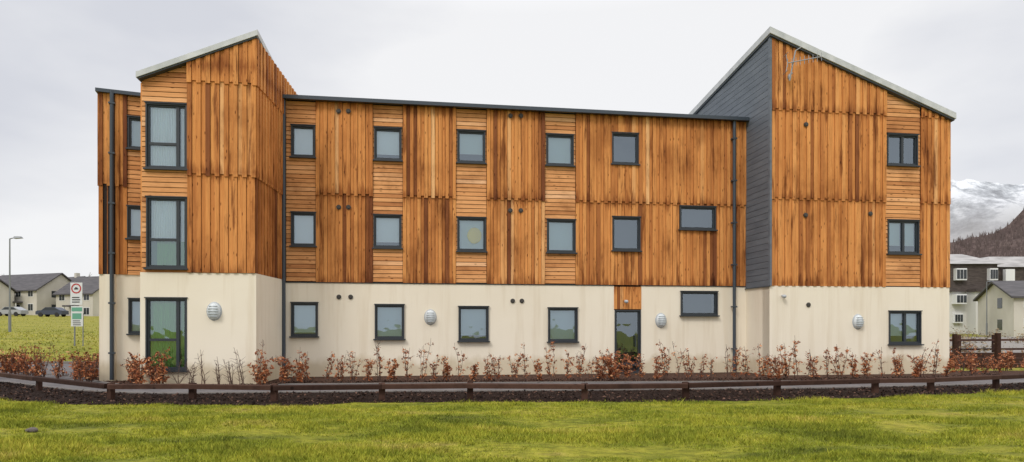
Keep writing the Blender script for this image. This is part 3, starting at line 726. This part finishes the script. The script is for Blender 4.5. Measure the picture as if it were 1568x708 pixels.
ridge('wooded_hill',420,800,HPX,HPY,mh,6,zb=0)
wt=MB()
for i in range(2600):
    px=U(1400,1700); t=U(.4,1.); Y=420+380*t; top=np.interp(px,HPX,HPY); z=zz(top,800)*(t**.85)
    X=(px-784)/F*800*(.88+.12*t); h=U(4,9)
    wt.tube((X,Y,z-3),(X+U(-.5,.5),Y,z+h),.8,.1,n=3,r=R())
    wt.tube((X,Y,z+h*.2),(X+U(-2,2),Y,z+h*.8),.6,.1,n=3,r=R())
wt.obj('hillside_woodland',mat('bare_wood',(.115,.085,.078),.95),recalc=False)
sn=MB()
c=Vector((((50-784)/F*9.5,9.5,float(hgt(-7.15,9.5))+.03))); sn.ell(c,(.08,0,0),(0,.05,0),(0,0,.045),8,6); sn.ell(c+Vector((-.05,-.02,.0)),(.04,0,0),(0,.04,0),(0,0,.03),7,5)
sn.obj('stone',mat('stone_grey',(.12,.1,.09),.9))

# ---------------- sky & light ----------------
w=bpy.data.worlds.new('World'); scene.world=w; w.use_nodes=True; t=w.node_tree; t.nodes.clear()
out=t.nodes.new('ShaderNodeOutputWorld'); mx=t.nodes.new('ShaderNodeMixShader'); b1=t.nodes.new('ShaderNodeBackground'); b2=t.nodes.new('ShaderNodeBackground')
sky=t.nodes.new('ShaderNodeTexSky'); sky.sky_type='NISHITA'; sky.sun_disc=False
sv=Vector((-.45,-.75,.85)).normalized(); sky.sun_elevation=math.asin(sv.z); sky.sun_rotation=math.atan2(sv.x,sv.y)%(2*math.pi)
t.links.new(sky.outputs[0],b1.inputs[0]); b1.inputs[1].default_value=.1
tc=t.nodes.new('ShaderNodeTexCoord'); mp=t.nodes.new('ShaderNodeMapping'); mp.inputs['Scale'].default_value=(1.3,1.3,3.2); mp.inputs['Location'].default_value=(.6,0,.3)
t.links.new(tc.outputs['Generated'],mp.inputs[0]); n=t.nodes.new('ShaderNodeTexNoise'); n.inputs['Scale'].default_value=1.; n.inputs['Detail'].default_value=6; n.inputs['Roughness'].default_value=.5; t.links.new(mp.outputs[0],n.inputs['Vector'])
sp=t.nodes.new('ShaderNodeSeparateXYZ'); t.links.new(tc.outputs['Generated'],sp.inputs[0])
# heavier cloud to the west (-x), thinner to the east
xa=t.nodes.new('ShaderNodeMath'); xa.operation='MULTIPLY_ADD'; xa.inputs[1].default_value=.14; t.links.new(sp.outputs[0],xa.inputs[0]); t.links.new(n.outputs['Fac'],xa.inputs[2])
r=t.nodes.new('ShaderNodeValToRGB'); e=r.color_ramp.elements; e[0].position=.36; e[0].color=(.70,.715,.77,1); e[1].position=.55; e[1].color=(.94,.94,.95,1); t.links.new(xa.outputs[0],r.inputs[0])
mr=t.nodes.new('ShaderNodeMapRange'); mr.inputs[1].default_value=.44; mr.inputs[2].default_value=1.; mr.inputs[3].default_value=1.; mr.inputs[4].default_value=2.3; t.links.new(sp.outputs[2],mr.inputs[0])
vm=t.nodes.new('ShaderNodeVectorMath'); vm.operation='SCALE'; t.links.new(r.outputs[0],vm.inputs[0]); t.links.new(mr.outputs[0],vm.inputs['Scale'])
t.links.new(vm.outputs[0],b2.inputs[0]); mx.inputs[0].default_value=.94
t.links.new(b1.outputs[0],mx.inputs[1]); t.links.new(b2.outputs[0],mx.inputs[2]); t.links.new(mx.outputs[0],out.inputs[0])
l=bpy.data.lights.new('sun','SUN'); l.energy=1.5; l.angle=math.radians(16); l.color=(1,.96,.9)
lo=bpy.data.objects.new('sun',l); scene.collection.objects.link(lo); lo.rotation_euler=(-sv).to_track_quat('-Z','Y').to_euler()
scene.view_settings.view_transform='Standard'; scene.view_settings.look='None'; scene.view_settings.exposure=0
cam=bpy.data.cameras.new('camera'); cam.sensor_width=36; cam.lens=F/1568*36; cam.shift_y=146/1568; cam.clip_end=20000
co=bpy.data.objects.new('camera',cam); scene.collection.objects.link(co); co.location=(0,0,EYE); co.rotation_euler=(math.pi/2,0,0); scene.camera=co
